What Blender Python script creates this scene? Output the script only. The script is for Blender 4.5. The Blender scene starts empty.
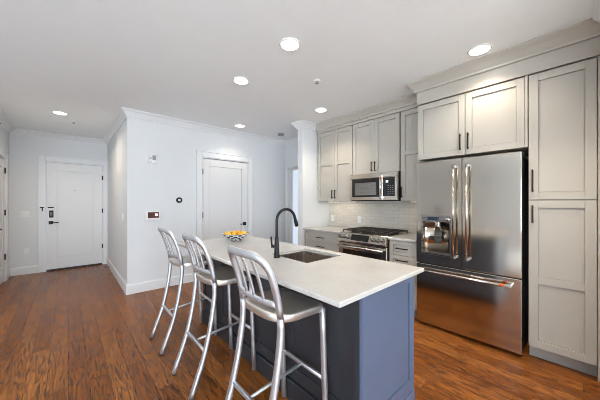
import bpy, bmesh, math, random
from mathutils import Vector, Matrix

C = bpy.context.scene.collection
random.seed(7)
PI = math.pi
H = 2.69                      # ceiling height

# ------------------------------------------------------------------ camera
F_PX, YAW, CAM_H, HORIZON = 256.18, 0.7353, 1.3417, 202.4
cam_data = bpy.data.cameras.new('camera')
cam_data.sensor_fit = 'HORIZONTAL'
cam_data.sensor_width = 36.0
cam_data.lens = 36.0 * F_PX / 600.0
cam_data.shift_y = (HORIZON - 200.0) / 600.0
cam_data.clip_start = 0.02
cam = bpy.data.objects.new('camera', cam_data)
C.objects.link(cam)
cam.location = (0, 0, CAM_H)
cam.rotation_euler = (PI / 2, 0, -YAW)
bpy.context.scene.camera = cam

# ------------------------------------------------------------------ world, exposure, daylight
sc = bpy.context.scene
sc.view_settings.view_transform = 'Standard'
sc.view_settings.look = 'None'
sc.view_settings.gamma = 1.0
sc.view_settings.use_curve_mapping = False
sc.view_settings.exposure = 0.22
world = bpy.data.worlds.new('world')
sc.world = world
world.use_nodes = True
wn = world.node_tree.nodes
bg = wn['Background']
bg.inputs['Color'].default_value = (0.80, 0.87, 1.0, 1)
bg.inputs['Strength'].default_value = 0.85

def area_light(name, loc, rot, sx, sy, power, col):
    d = bpy.data.lights.new(name, 'AREA')
    d.shape = 'RECTANGLE'; d.size = sx; d.size_y = sy
    d.energy = power; d.color = col
    o = bpy.data.objects.new(name, d); C.objects.link(o)
    o.location = loc; o.rotation_euler = rot
    return o

DAY = (0.85, 0.93, 1.0)
# daylight through the big living-room windows behind the camera (front wall and left wall)
TILT = math.radians(38)      # lamps tilted up to brighten the ceiling, an added ground bounce
area_light('front_window_daylight', (-1.0, -5.40, 1.35), (PI / 2 + TILT, 0, 0), 4.6, 2.1, 375, DAY)
area_light('left_window_daylight', (-4.40, -2.55, 1.35), (PI / 2 + TILT, 0, -PI / 2), 4.2, 2.1, 290, DAY)
CAN_POWER, CAN_COL = 20, (1.0, 0.88, 0.72)
sc.cycles.filter_width = 0.9; sc.cycles.use_adaptive_sampling = False
sc.cycles.max_bounces = 12; sc.cycles.diffuse_bounces = 8; sc.cycles.glossy_bounces = 6

# ------------------------------------------------------------------ material helpers
def new_mat(name):
    m = bpy.data.materials.new(name); m.use_nodes = True
    nt = m.node_tree
    return m, nt, nt.nodes['Principled BSDF']

def setp(b, **k):
    for kk, v in k.items():
        n = {'rough': 'Roughness', 'metal': 'Metallic', 'col': 'Base Color', 'coat': 'Coat Weight',
             'coatr': 'Coat Roughness', 'spec': 'Specular IOR Level', 'trans': 'Transmission Weight',
             'ior': 'IOR', 'emit': 'Emission Color', 'emits': 'Emission Strength', 'aniso': 'Anisotropic'}[kk]
        b.inputs[n].default_value = (*v, 1) if isinstance(v, tuple) and len(v) == 3 else v

def paint(name, col, rough=0.5, var=0.03, scale=6.0, bump=0.02, **k):
    """plain paint: a very slight tone mottling and roller texture"""
    m, nt, b = new_mat(name)
    setp(b, rough=rough, **k)
    tc = nt.nodes.new('ShaderNodeTexCoord')
    n = nt.nodes.new('ShaderNodeTexNoise'); n.inputs['Scale'].default_value = scale; n.inputs['Detail'].default_value = 4
    nt.links.new(tc.outputs['Object'], n.inputs['Vector'])
    r = nt.nodes.new('ShaderNodeValToRGB')
    r.color_ramp.elements[0].position = 0.3; r.color_ramp.elements[1].position = 0.7
    r.color_ramp.elements[0].color = (*[c * (1 - var) for c in col], 1)
    r.color_ramp.elements[1].color = (*[min(1, c * (1 + var)) for c in col], 1)
    nt.links.new(n.outputs['Fac'], r.inputs['Fac']); nt.links.new(r.outputs['Color'], b.inputs['Base Color'])
    if bump:
        n2 = nt.nodes.new('ShaderNodeTexNoise'); n2.inputs['Scale'].default_value = 180
        nt.links.new(tc.outputs['Object'], n2.inputs['Vector'])
        bp = nt.nodes.new('ShaderNodeBump'); bp.inputs['Strength'].default_value = bump; bp.inputs['Distance'].default_value = 0.002
        nt.links.new(n2.outputs['Fac'], bp.inputs['Height']); nt.links.new(bp.outputs['Normal'], b.inputs['Normal'])
    return m

def metal(name, col, rough=0.25, stretch=(2, 2, 300), amount=0.06, bump=0.02):
    """brushed metal: noise stretched along the brushing drives roughness and a slight bump"""
    m, nt, b = new_mat(name)
    setp(b, metal=1.0, col=col, rough=rough)
    tc = nt.nodes.new('ShaderNodeTexCoord'); mp = nt.nodes.new('ShaderNodeMapping')
    mp.inputs['Scale'].default_value = stretch
    n = nt.nodes.new('ShaderNodeTexNoise'); n.inputs['Scale'].default_value = 1.0; n.inputs['Detail'].default_value = 3
    nt.links.new(tc.outputs['Object'], mp.inputs['Vector']); nt.links.new(mp.outputs['Vector'], n.inputs['Vector'])
    mr = nt.nodes.new('ShaderNodeMapRange')
    mr.inputs['To Min'].default_value = max(0.02, rough - amount); mr.inputs['To Max'].default_value = rough + amount
    nt.links.new(n.outputs['Fac'], mr.inputs['Value']); nt.links.new(mr.outputs['Result'], b.inputs['Roughness'])
    if bump:
        bp = nt.nodes.new('ShaderNodeBump'); bp.inputs['Strength'].default_value = bump; bp.inputs['Distance'].default_value = 0.002
        nt.links.new(n.outputs['Fac'], bp.inputs['Height']); nt.links.new(bp.outputs['Normal'], b.inputs['Normal'])
    return m

def math_node(nt, op, a, b=None):
    n = nt.nodes.new('ShaderNodeMath'); n.operation = op
    for i, v in enumerate((a, b)):
        if v is None: continue
        if isinstance(v, (int, float)): n.inputs[i].default_value = v
        else: nt.links.new(v, n.inputs[i])
    return n.outputs[0]

def make_floor_mat():
    m, nt, b = new_mat('oak_floor')
    L = nt.links.new
    tc = nt.nodes.new('ShaderNodeTexCoord')
    sep = nt.nodes.new('ShaderNodeSeparateXYZ'); L(tc.outputs['Object'], sep.inputs[0])
    comb = nt.nodes.new('ShaderNodeCombineXYZ'); L(sep.outputs['Y'], comb.inputs['X']); L(sep.outputs['X'], comb.inputs['Y'])
    br = nt.nodes.new('ShaderNodeTexBrick')
    br.offset = 0.37; br.offset_frequency = 2
    br.inputs['Scale'].default_value = 1.0
    br.inputs['Brick Width'].default_value = 1.25; br.inputs['Row Height'].default_value = 0.118
    br.inputs['Mortar Size'].default_value = 0.0011; br.inputs['Mortar Smooth'].default_value = 0.1
    br.inputs['Color1'].default_value = (0, 0, 0, 1); br.inputs['Color2'].default_value = (1, 1, 1, 1); br.inputs['Mortar'].default_value = (0.5, 0.5, 0.5, 1)
    L(comb.outputs[0], br.inputs['Vector'])
    rnd = nt.nodes.new('ShaderNodeSeparateColor'); L(br.outputs['Color'], rnd.inputs[0]); rnd = rnd.outputs[0]
    w = math_node(nt, 'MULTIPLY', rnd, 37.0)
    # cathedral grain: contour lines of a stretched noise, shifted for every board
    mp = nt.nodes.new('ShaderNodeMapping'); mp.inputs['Scale'].default_value = (24.0, 1.7, 1)
    L(tc.outputs['Object'], mp.inputs['Vector'])
    n1 = nt.nodes.new('ShaderNodeTexNoise'); n1.noise_dimensions = '4D'
    n1.inputs['Scale'].default_value = 1.0; n1.inputs['Detail'].default_value = 2.5; n1.inputs['Roughness'].default_value = 0.45
    L(mp.outputs[0], n1.inputs['Vector']); L(w, n1.inputs['W'])
    lines = math_node(nt, 'FRACT', math_node(nt, 'MULTIPLY', n1.outputs['Fac'], 10.0))
    rl = nt.nodes.new('ShaderNodeValToRGB')
    e = rl.color_ramp.elements
    e[0].position = 0.0; e[0].color = (1, 1, 1, 1); e[1].position = 1.0; e[1].color = (0.45, 0.45, 0.45, 1)
    x = e.new(0.50); x.color = (0.80, 0.79, 0.78, 1)
    x = e.new(0.86); x.color = (0.22, 0.19, 0.18, 1)
    L(lines, rl.inputs['Fac'])
    # fine pores
    mp2 = nt.nodes.new('ShaderNodeMapping'); mp2.inputs['Scale'].default_value = (160.0, 5.0, 1)
    L(tc.outputs['Object'], mp2.inputs['Vector'])
    n2 = nt.nodes.new('ShaderNodeTexNoise'); n2.noise_dimensions = '4D'
    n2.inputs['Scale'].default_value = 1.0; n2.inputs['Detail'].default_value = 3
    L(mp2.outputs[0], n2.inputs['Vector']); L(w, n2.inputs['W'])
    rp = nt.nodes.new('ShaderNodeValToRGB')
    rp.color_ramp.elements[0].position = 0.34; rp.color_ramp.elements[0].color = (0.55, 0.55, 0.55, 1)
    rp.color_ramp.elements[1].position = 0.52; rp.color_ramp.elements[1].color = (1, 1, 1, 1)
    L(n2.outputs['Fac'], rp.inputs['Fac'])
    # board tone
    rt = nt.nodes.new('ShaderNodeValToRGB')
    e = rt.color_ramp.elements
    e[0].position = 0.0; e[0].color = FLOOR_DARK; e[1].position = 1.0; e[1].color = FLOOR_LIGHT
    x = e.new(0.5); x.color = FLOOR_MID
    L(rnd, rt.inputs['Fac'])
    m1 = nt.nodes.new('ShaderNodeMix'); m1.data_type = 'RGBA'; m1.blend_type = 'MULTIPLY'; m1.inputs[0].default_value = 1.0
    L(rt.outputs['Color'], m1.inputs[6]); L(rl.outputs['Color'], m1.inputs[7])
    m2 = nt.nodes.new('ShaderNodeMix'); m2.data_type = 'RGBA'; m2.blend_type = 'MULTIPLY'; m2.inputs[0].default_value = 0.8
    L(m1.outputs[2], m2.inputs[6]); L(rp.outputs['Color'], m2.inputs[7])
    m3 = nt.nodes.new('ShaderNodeMix'); m3.data_type = 'RGBA'
    L(br.outputs['Fac'], m3.inputs[0]); L(m2.outputs[2], m3.inputs[6]); m3.inputs[7].default_value = (0.012, 0.007, 0.004, 1)
    L(m3.outputs[2], b.inputs['Base Color'])
    setp(b, rough=0.27, spec=0.20)
    mr = nt.nodes.new('ShaderNodeMapRange'); mr.inputs['To Min'].default_value = 0.36; mr.inputs['To Max'].default_value = 0.22
    L(rl.outputs['Color'], mr.inputs['Value']); L(mr.outputs['Result'], b.inputs['Roughness'])
    bp = nt.nodes.new('ShaderNodeBump'); bp.inputs['Strength'].default_value = 0.25; bp.inputs['Distance'].default_value = 0.0015
    hgt = math_node(nt, 'SUBTRACT', rl.outputs['Color'], math_node(nt, 'MULTIPLY', br.outputs['Fac'], 1.5))
    L(hgt, bp.inputs['Height']); L(bp.outputs['Normal'], b.inputs['Normal'])
    return m

FLOOR_DARK = (0.270, 0.084, 0.016, 1)
FLOOR_MID = (0.345, 0.114, 0.023, 1)
FLOOR_LIGHT = (0.455, 0.166, 0.038, 1)

def make_tile_mat():
    m, nt, b = new_mat('glazed_brick_tile')
    L = nt.links.new
    tc = nt.nodes.new('ShaderNodeTexCoord')
    sep = nt.nodes.new('ShaderNodeSeparateXYZ'); L(tc.outputs['Object'], sep.inputs[0])
    comb = nt.nodes.new('ShaderNodeCombineXYZ'); L(sep.outputs['Y'], comb.inputs['X']); L(sep.outputs['Z'], comb.inputs['Y'])
    br = nt.nodes.new('ShaderNodeTexBrick'); br.inputs['Scale'].default_value = 1.0
    br.inputs['Brick Width'].default_value = 0.155; br.inputs['Row Height'].default_value = 0.051
    br.inputs['Mortar Size'].default_value = 0.0022
    br.inputs['Color1'].default_value = (0.58, 0.54, 0.475, 1); br.inputs['Color2'].default_value = (0.65, 0.615, 0.55, 1)
    br.inputs['Mortar'].default_value = (0.50, 0.465, 0.41, 1)
    L(comb.outputs[0], br.inputs['Vector']); L(br.outputs['Color'], b.inputs['Base Color'])
    n = nt.nodes.new('ShaderNodeTexNoise'); n.inputs['Scale'].default_value = 16
    L(tc.outputs['Object'], n.inputs['Vector'])
    hgt = math_node(nt, 'SUBTRACT', math_node(nt, 'MULTIPLY', n.outputs['Fac'], 0.6), br.outputs['Fac'])
    bp = nt.nodes.new('ShaderNodeBump'); bp.inputs['Strength'].default_value = 0.5; bp.inputs['Distance'].default_value = 0.003
    L(hgt, bp.inputs['Height']); L(bp.outputs['Normal'], b.inputs['Normal'])
    setp(b, rough=0.12)
    return m

def make_bowl_mat():
    m, nt, b = new_mat('patterned_ceramic')
    L = nt.links.new
    tc = nt.nodes.new('ShaderNodeTexCoord')
    sep = nt.nodes.new('ShaderNodeSeparateXYZ'); L(tc.outputs['Object'], sep.inputs[0])
    ang = math_node(nt, 'MULTIPLY', math_node(nt, 'ARCTAN2', sep.outputs['Y'], sep.outputs['X']), 9 / (2 * PI))
    zz = math_node(nt, 'MULTIPLY', sep.outputs['Z'], 30.0)
    a1 = math_node(nt, 'PINGPONG', math_node(nt, 'ADD', ang, zz), 0.5)
    a2 = math_node(nt, 'PINGPONG', math_node(nt, 'SUBTRACT', ang, zz), 0.5)
    dia = math_node(nt, 'GREATER_THAN', math_node(nt, 'MULTIPLY', a1, a2), 0.055)
    mx = nt.nodes.new('ShaderNodeMix'); mx.data_type = 'RGBA'
    mx.inputs[6].default_value = (0.85, 0.85, 0.86, 1); mx.inputs[7].default_value = (0.012, 0.013, 0.025, 1)
    L(dia, mx.inputs[0]); L(mx.outputs[2], b.inputs['Base Color'])
    setp(b, rough=0.15)
    return m

def make_quartz():
    m, nt, b = new_mat('white_quartz')
    L = nt.links.new
    tc = nt.nodes.new('ShaderNodeTexCoord')
    n = nt.nodes.new('ShaderNodeTexNoise'); n.inputs['Scale'].default_value = 140; n.inputs['Detail'].default_value = 2
    L(tc.outputs['Object'], n.inputs['Vector'])
    n2 = nt.nodes.new('ShaderNodeTexNoise'); n2.inputs['Scale'].default_value = 3.5; n2.inputs['Detail'].default_value = 5
    L(tc.outputs['Object'], n2.inputs['Vector'])
    f = math_node(nt, 'ADD', math_node(nt, 'MULTIPLY', n.outputs['Fac'], 0.5), math_node(nt, 'MULTIPLY', n2.outputs['Fac'], 0.5))
    r = nt.nodes.new('ShaderNodeValToRGB')
    r.color_ramp.elements[0].position = 0.36; r.color_ramp.elements[0].color = (0.455, 0.44, 0.415, 1)
    r.color_ramp.elements[1].position = 0.60; r.color_ramp.elements[1].color = (0.515, 0.50, 0.475, 1)
    L(f, r.inputs['Fac']); L(r.outputs['Color'], b.inputs['Base Color'])
    setp(b, rough=0.22, spec=0.5)
    return m

def emit_mat(name, col, strength):
    m, nt, b = new_mat(name)
    setp(b, col=(0.9, 0.9, 0.9), emit=col, emits=strength)
    return m

M = {}
M['wall'] = paint('wall_paint', (0.68, 0.695, 0.705), 0.6, var=0.006, bump=0.0)
M['ceiling'] = paint('ceiling_paint', (0.87, 0.905, 0.915), 0.7, bump=0.0, var=0.01)
M['trim'] = paint('trim_paint', (0.72, 0.735, 0.745), 0.4, var=0.01, bump=0.0)
M['door'] = paint('door_paint', (0.70, 0.705, 0.71), 0.4, var=0.01, bump=0.0)
M['cab'] = paint('greige_cabinet_paint', (0.455, 0.430, 0.382), 0.36, bump=0.0, var=0.015)
M['cabin'] = paint('cabinet_toe_paint', (0.40, 0.39, 0.37), 0.5, bump=0.0)
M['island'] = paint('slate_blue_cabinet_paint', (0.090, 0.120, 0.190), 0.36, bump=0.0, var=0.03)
M['islandshade'] = paint('shaded_island_paint', (0.027, 0.030, 0.037), 0.36, bump=0.0, var=0.03)  # island paint darkened to carry the shade of the seating side
M['floor'] = make_floor_mat()
M['tile'] = make_tile_mat()
M['quartz'] = make_quartz()
M['steel'] = metal('brushed_steel', (0.59, 0.535, 0.46), 0.14, (2, 2, 260), 0.04, 0.01)
M['steeldark'] = metal('dark_steel', (0.30, 0.29, 0.28), 0.28, (2, 2, 260))
M['chrome'] = metal('polished_steel', (0.80, 0.80, 0.80), 0.12, (2, 200, 2), 0.04, 0.0)
M['basin'] = metal('satin_basin_steel', (0.50, 0.46, 0.42), 0.28, (200, 3, 3), 0.05, 0.0)
M['alu'] = metal('brushed_aluminium', (0.66, 0.68, 0.72), 0.50, (60, 60, 8), 0.06, 0.0)
M['aluseat'] = metal('brushed_aluminium_seat', (0.76, 0.74, 0.70), 0.44, (8, 120, 60), 0.07, 0.02)
M['black'] = paint('matte_black', (0.009, 0.009, 0.011), 0.42, bump=0.0, spec=0.3)
M['blackgloss'] = paint('black_glass', (0.008, 0.008, 0.010), 0.06, bump=0.0)
M['window_glass'] = paint('dark_oven_glass', (0.020, 0.015, 0.012), 0.07, bump=0.0)
M['bronze'] = paint('dark_bronze', (0.035, 0.026, 0.022), 0.35, bump=0.0, metal=0.7)
M['iron'] = paint('cast_iron', (0.022, 0.018, 0.016), 0.55, bump=0.2)
M['rubber'] = paint('dark_rubber', (0.02, 0.02, 0.022), 0.7, bump=0.0)
M['fridgeside'] = paint('charcoal_steel_side', (0.045, 0.047, 0.052), 0.4, bump=0.0)
M['plastic'] = paint('white_plastic', (0.78, 0.78, 0.77), 0.4, bump=0.0)
M['greyplastic'] = paint('grey_plastic', (0.27, 0.27, 0.27), 0.45, bump=0.0)
M['bowl'] = make_bowl_mat()
M['fruit'] = paint('orange_peel', (0.80, 0.36, 0.03), 0.45, var=0.12, scale=30, bump=0.15)
M['fruityellow'] = paint('yellow_peel', (0.85, 0.52, 0.06), 0.45, var=0.10, scale=30, bump=0.15)
M['stem'] = paint('fruit_stem', (0.08, 0.05, 0.02), 0.7, bump=0.0)
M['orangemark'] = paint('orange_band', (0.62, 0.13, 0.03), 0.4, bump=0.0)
M['lens'] = emit_mat('lamp_lens', (1.0, 0.96, 0.90), 9.0)
M['strip'] = emit_mat('strip_lens', (1.0, 0.86, 0.66), 2.5)
M['screen'] = emit_mat('touch_screen', (0.10, 0.025, 0.012), 0.5); setp(M['screen'].node_tree.nodes['Principled BSDF'], col=(0.01, 0.01, 0.012), rough=0.1)
M['screenorange'] = emit_mat('touch_screen_orange', (1.0, 0.16, 0.03), 0.55)
M['display'] = emit_mat('blue_display', (0.10, 0.16, 0.25), 0.03); setp(M['display'].node_tree.nodes['Principled BSDF'], col=(0.02, 0.03, 0.05), rough=0.1)
M['displaymark'] = emit_mat('lit_marks', (0.75, 0.85, 0.9), 0.8)
M['rug'] = paint('pale_bounce_rug', (0.78, 0.80, 0.82), 0.9, var=0.05, scale=60, bump=0.4)
g, gnt, gb = new_mat('window_pane'); setp(gb, col=(0.95, 0.98, 1.0), rough=0.0, trans=1.0, ior=1.45); M['pane'] = g

# ------------------------------------------------------------------ mesh helpers
class Frame:
    """local (u, v, w) -> world; u along the face, v up, w outwards"""
    def __init__(s, o, u, v, w): s.o, s.u, s.v, s.w = Vector(o), Vector(u), Vector(v), Vector(w)
    def p(s, u, v, w): return s.o + s.u * u + s.v * v + s.w * w
WORLD = Frame((0, 0, 0), (1, 0, 0), (0, 1, 0), (0, 0, 1))
def facing_minus_x(x): return Frame((x, 0, 0), (0, 1, 0), (0, 0, 1), (-1, 0, 0))     # u = y, v = z, w towards -x
def facing_minus_y(y): return Frame((0, y, 0), (1, 0, 0), (0, 0, 1), (0, -1, 0))     # u = x
def facing_plus_x(x): return Frame((x, 0, 0), (0, 1, 0), (0, 0, 1), (1, 0, 0))       # u = y

class MB:
    def __init__(s): s.bm = bmesh.new(); s.smooth = []
    def _merge(s, t, fr=None, smooth=False):
        t.verts.ensure_lookup_table()
        mp = {}
        for v in t.verts:
            co = fr.p(*v.co) if fr else v.co
            mp[v] = s.bm.verts.new(co)
        for f in t.faces:
            try: nf = s.bm.faces.new([mp[v] for v in f.verts])
            except ValueError: continue
            nf.smooth = smooth
        t.free()
    def box(s, u0, u1, v0, v1, w0, w1, bev=0.0015, fr=None, seg=1):
        t = bmesh.new()
        bmesh.ops.create_cube(t, size=1.0)
        lo = (min(u0, u1), min(v0, v1), min(w0, w1)); hi = (max(u0, u1), max(v0, v1), max(w0, w1))
        for v in t.verts:
            v.co = Vector([lo[i] if v.co[i] < 0 else hi[i] for i in range(3)])
        m = min(hi[i] - lo[i] for i in range(3))
        b = min(bev, m * 0.35)
        if b > 1e-5:
            bmesh.ops.bevel(t, geom=list(t.edges), offset=b, segments=seg, affect='EDGES', profile=0.5)
        s._merge(t, fr)
        return s
    def cyl(s, a, b, r, r2=None, n=20, caps=True, smooth=True):
        a, b = Vector(a), Vector(b); r2 = r if r2 is None else r2
        T = (b - a).normalized()
        X = T.orthogonal().normalized(); Y = T.cross(X)
        ring = lambda c, rr: [s.bm.verts.new(c + (X * math.cos(2 * PI * i / n) + Y * math.sin(2 * PI * i / n)) * rr) for i in range(n)]
        A, B = ring(a, r), ring(b, r2)
        for i in range(n):
            f = s.bm.faces.new((A[i], A[(i + 1) % n], B[(i + 1) % n], B[i])); f.smooth = smooth
        if caps:
            s.bm.faces.new(A[::-1]); s.bm.faces.new(B)
        return s
    def sweep(s, pts, ra, rb, ref=(1, 0, 0), n=14, power=2.6, closed_caps=True, up=None):
        """tube of superellipse section; ra along ref (made perpendicular to the path), rb across"""
        pts = [Vector(p) for p in pts]; rings = []
        for i, p in enumerate(pts):
            T = (pts[min(i + 1, len(pts) - 1)] - pts[max(i - 1, 0)]).normalized()
            rf = Vector(ref); A = (rf - T * rf.dot(T))
            A = A.normalized() if A.length > 1e-4 else T.orthogonal().normalized()
            B = T.cross(A)
            ring = []
            a_ = ra[i] if isinstance(ra, (list, tuple)) else ra
            b_ = rb[i] if isinstance(rb, (list, tuple)) else rb
            for k in range(n):
                t = 2 * PI * k / n; c, q = math.cos(t), math.sin(t)
                ex = 2.0 / power
                ring.append(s.bm.verts.new(p + A * (a_ * math.copysign(abs(c) ** ex, c)) + B * (b_ * math.copysign(abs(q) ** ex, q))))
            rings.append(ring)
        for R0, R1 in zip(rings, rings[1:]):
            for k in range(n):
                f = s.bm.faces.new((R0[k], R0[(k + 1) % n], R1[(k + 1) % n], R1[k])); f.smooth = True
        if closed_caps:
            s.bm.faces.new(rings[0][::-1]); s.bm.faces.new(rings[-1])
        return s
    def lathe(s, prof, c=(0, 0, 0), n=40, axis=(0, 0, 1), smooth=True):
        """profile of (r, h) turned about an axis through c"""
        c, Z = Vector(c), Vector(axis).normalized(); X = Z.orthogonal().normalized(); Y = Z.cross(X); rings = []
        for r, h in prof:
            if r < 1e-6: rings.append([s.bm.verts.new(c + Z * h)])
            else: rings.append([s.bm.verts.new(c + Z * h + (X * math.cos(2 * PI * i / n) + Y * math.sin(2 * PI * i / n)) * r) for i in range(n)])
        for A, B in zip(rings, rings[1:]):
            for i in range(n):
                j = (i + 1) % n
                if len(A) == 1 and len(B) == 1: break
                vs = (A[0], B[j], B[i]) if len(A) == 1 else ((A[i], A[j], B[0]) if len(B) == 1 else (A[i], A[j], B[j], B[i]))
                f = s.bm.faces.new(vs); f.smooth = smooth
        return s
    def prism(s, prof, path_a, path_b, miter_a=None, miter_b=None):
        """extrude a closed profile (list of (out, z)) from a to b; out direction given by miter functions"""
        A = [s.bm.verts.new(path_a(o, z)) for o, z in prof]; B = [s.bm.verts.new(path_b(o, z)) for o, z in prof]
        n = len(prof)
        for i in range(n): s.bm.faces.new((A[i], A[(i + 1) % n], B[(i + 1) % n], B[i]))
        s.bm.faces.new(A[::-1]); s.bm.faces.new(B)
        return s

def base_offset(parent):
    off = Vector((0, 0, 0)); p = parent
    while p is not None:
        off += p.location; p = p.parent
    return off

def build(name, mb, mat, parent=None, local=False, label=None, origin=None):
    """link the collected shapes as ONE mesh object; coordinates are world unless local"""
    bmesh.ops.recalc_face_normals(mb.bm, faces=list(mb.bm.faces))
    me = bpy.data.meshes.new(name)
    o = bpy.data.objects.new(name, me); C.objects.link(o)
    if parent is not None:
        o.parent = parent
        off = Vector((0, 0, 0)) if local else base_offset(parent)
    else:
        vs = [v.co for v in mb.bm.verts]
        lo = Vector([min(v[i] for v in vs) for i in range(3)]); hi = Vector([max(v[i] for v in vs) for i in range(3)])
        off = Vector(origin) if origin is not None else Vector(((lo.x + hi.x) / 2, (lo.y + hi.y) / 2, lo.z))
        o.location = off
    for v in mb.bm.verts: v.co -= off
    mb.bm.to_mesh(me); mb.bm.free()
    me.materials.append(mat)
    if label: o['label'] = label
    return o

def tag(o, label, cat, group=None):
    o['label'] = label; o['category'] = cat
    if group: o['group'] = group
    return o

def thing(name, label, cat, loc, group=None):
    o = bpy.data.objects.new(name, None); C.objects.link(o)
    o.empty_display_size = 0.1; o.location = loc
    return tag(o, label, cat, group)

def struct_root(name, loc):
    o = bpy.data.objects.new(name, None); C.objects.link(o)
    o.empty_display_size = 0.1; o.location = loc; o['kind'] = 'structure'
    return o

def struct(name, mb, mat, origin=None):
    o = build(name, mb, mat, None, origin=origin); o['kind'] = 'structure'
    return o

def shaker(mb, fr, u0, u1, v0, v1, t=0.019, stile=0.06, rails=(), rec=0.012, rail_w=0.06, top=None, bot=None, bev=0.0012):
    """framed door front: stiles, top, bottom and middle rails standing proud of a recessed panel; w = 0 is the back"""
    top = rail_w if top is None else top; bot = rail_w if bot is None else bot
    mb.box(u0 + stile * .5, u1 - stile * .5, v0 + bot * .5, v1 - top * .5, 0, t - rec - .005, 0, fr)
    gv = .004; vs = [v0 + bot] + [q for r in sorted(rails) for q in (r - rail_w / 2, r + rail_w / 2)] + [v1 - top]
    for a_, b_ in zip(vs[::2], vs[1::2]): mb.box(u0 + stile + gv, u1 - stile - gv, a_ + gv, b_ - gv, t - rec - .005, t - rec, .001, fr)
    mb.box(u0, u0 + stile, v0, v1, 0, t, bev, fr); mb.box(u1 - stile, u1, v0, v1, 0, t, bev, fr)
    mb.box(u0 + stile, u1 - stile, v0, v0 + bot, 0, t, bev, fr); mb.box(u0 + stile, u1 - stile, v1 - top, v1, 0, t, bev, fr)
    for r in rails: mb.box(u0 + stile, u1 - stile, r - rail_w / 2, r + rail_w / 2, 0, t, bev, fr)
    return mb

def bar_pull(fr, u, v, length, vertical=True, w=0.0, r=0.006, stand=0.03):
    """slim bar pull on two posts"""
    mb = MB(); h = length / 2
    if vertical:
        mb.box(u - r, u + r, v - h, v + h, w + stand - r, w + stand + r, 0.002, fr)
        for s_ in (-1, 1): mb.box(u - r * .8, u + r * .8, v + s_ * h * .8 - r * .8, v + s_ * h * .8 + r * .8, w - .001, w + stand, 0.001, fr)
    else:
        mb.box(u - h, u + h, v - r, v + r, w + stand - r, w + stand + r, 0.002, fr)
        for s_ in (-1, 1): mb.box(u + s_ * h * .8 - r * .8, u + s_ * h * .8 + r * .8, v - r * .8, v + r * .8, w - .001, w + stand, 0.001, fr)
    return mb

# ------------------------------------------------------------------ setting: shell
XR = 3.58          # kitchen wall
XC = 0.635         # corner of the closet block
YB = 4.45          # closet wall
YH = 6.99          # entry wall
XHL = -0.80        # hall left wall
YN = -0.125        # short wall beside the pantry
XL, YF = -4.5, -5.5
struct('floor', MB().box(XL - .15, XR + .15, YF - .15, YH + .15, -0.10, 0.0, 0), M['floor'], origin=(0, 0, 0))
struct('ceiling', MB().box(XL - .15, XR + .15, YF - .15, YH + .15, H, H + 0.12, 0), M['ceiling'], origin=(0, 0, H))
D4X, D4Y0, D4Y1, D4H = XR, 3.52, 4.345, 2.10     # side-passage doorway in the kitchen wall
mb = MB()
mb.box(XR, XR + .13, YF, D4Y0 - .0, 0, H, 0); mb.box(XR, XR + .13, D4Y1, YB + .13, 0, H, 0); mb.box(XR, XR + .13, D4Y0, D4Y1, D4H, H, 0)
struct('wall_right', mb, M['wall'], origin=(XR, 1, 0))
CD0, CD1, CDH = 1.726, 2.638, 2.135              # closet door opening
mb = MB()
mb.box(XC, CD0, YB, YB + .13, 0, H, 0); mb.box(CD1, XR, YB, YB + .13, 0, H, 0); mb.box(CD0, CD1, YB, YB + .13, CDH, H, 0)
struct('wall_back', mb, M['wall'])
struct('wall_hall_right', MB().box(XC, XC + .13, YB + .13, YH, 0, H, 0), M['wall'])
ED0, ED1, EDH = -0.327, 0.560, 2.145
mb = MB()
mb.box(XHL, ED0, YH, YH + .13, 0, H, 0); mb.box(ED1, XC + .13, YH, YH + .13, 0, H, 0); mb.box(ED0, ED1, YH, YH + .13, EDH, H, 0)
struct('wall_hall_back', mb, M['wall'])
LD0, LD1, LDH = 5.76, 6.58, 2.08
mb = MB()
mb.box(XHL - .13, XHL, YB, LD0, 0, H, 0); mb.box(XHL - .13, XHL, LD1, YH + .13, 0, H, 0); mb.box(XHL - .13, XHL, LD0, LD1, LDH, H, 0)
struct('wall_hall_left', mb, M['wall'])
struct('wall_living_back', MB().box(XL, XHL - .13, YB, YB + .13, 0, H, 0), M['wall'])
struct('wall_divider', MB().box(2.905, XR, 3.145, 3.27, 0, H, 0.003), M['wall'])
struct('wall_near', MB().box(2.02, XR, YN - .13, YN, 0, H, 0.003), M['wall'])
W1 = (-3.3, 1.3); W2 = (-4.65, -0.45); WZ = (0.30, 2.40)
mb = MB()
mb.box(XL, W1[0], YF - .15, YF, 0, H, 0); mb.box(W1[1], XR, YF - .15, YF, 0, H, 0)
mb.box(W1[0], W1[1], YF - .15, YF, 0, WZ[0], 0); mb.box(W1[0], W1[1], YF - .15, YF, WZ[1], H, 0)
struct('wall_front', mb, M['wall'])
mb = MB()
mb.box(XL - .15, XL, YF, W2[0], 0, H, 0); mb.box(XL - .15, XL, W2[1], YB, 0, H, 0)
mb.box(XL - .15, XL, W2[0], W2[1], 0, WZ[0], 0); mb.box(XL - .15, XL, W2[0], W2[1], WZ[1], H, 0)
struct('wall_left', mb, M['wall'])
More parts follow.
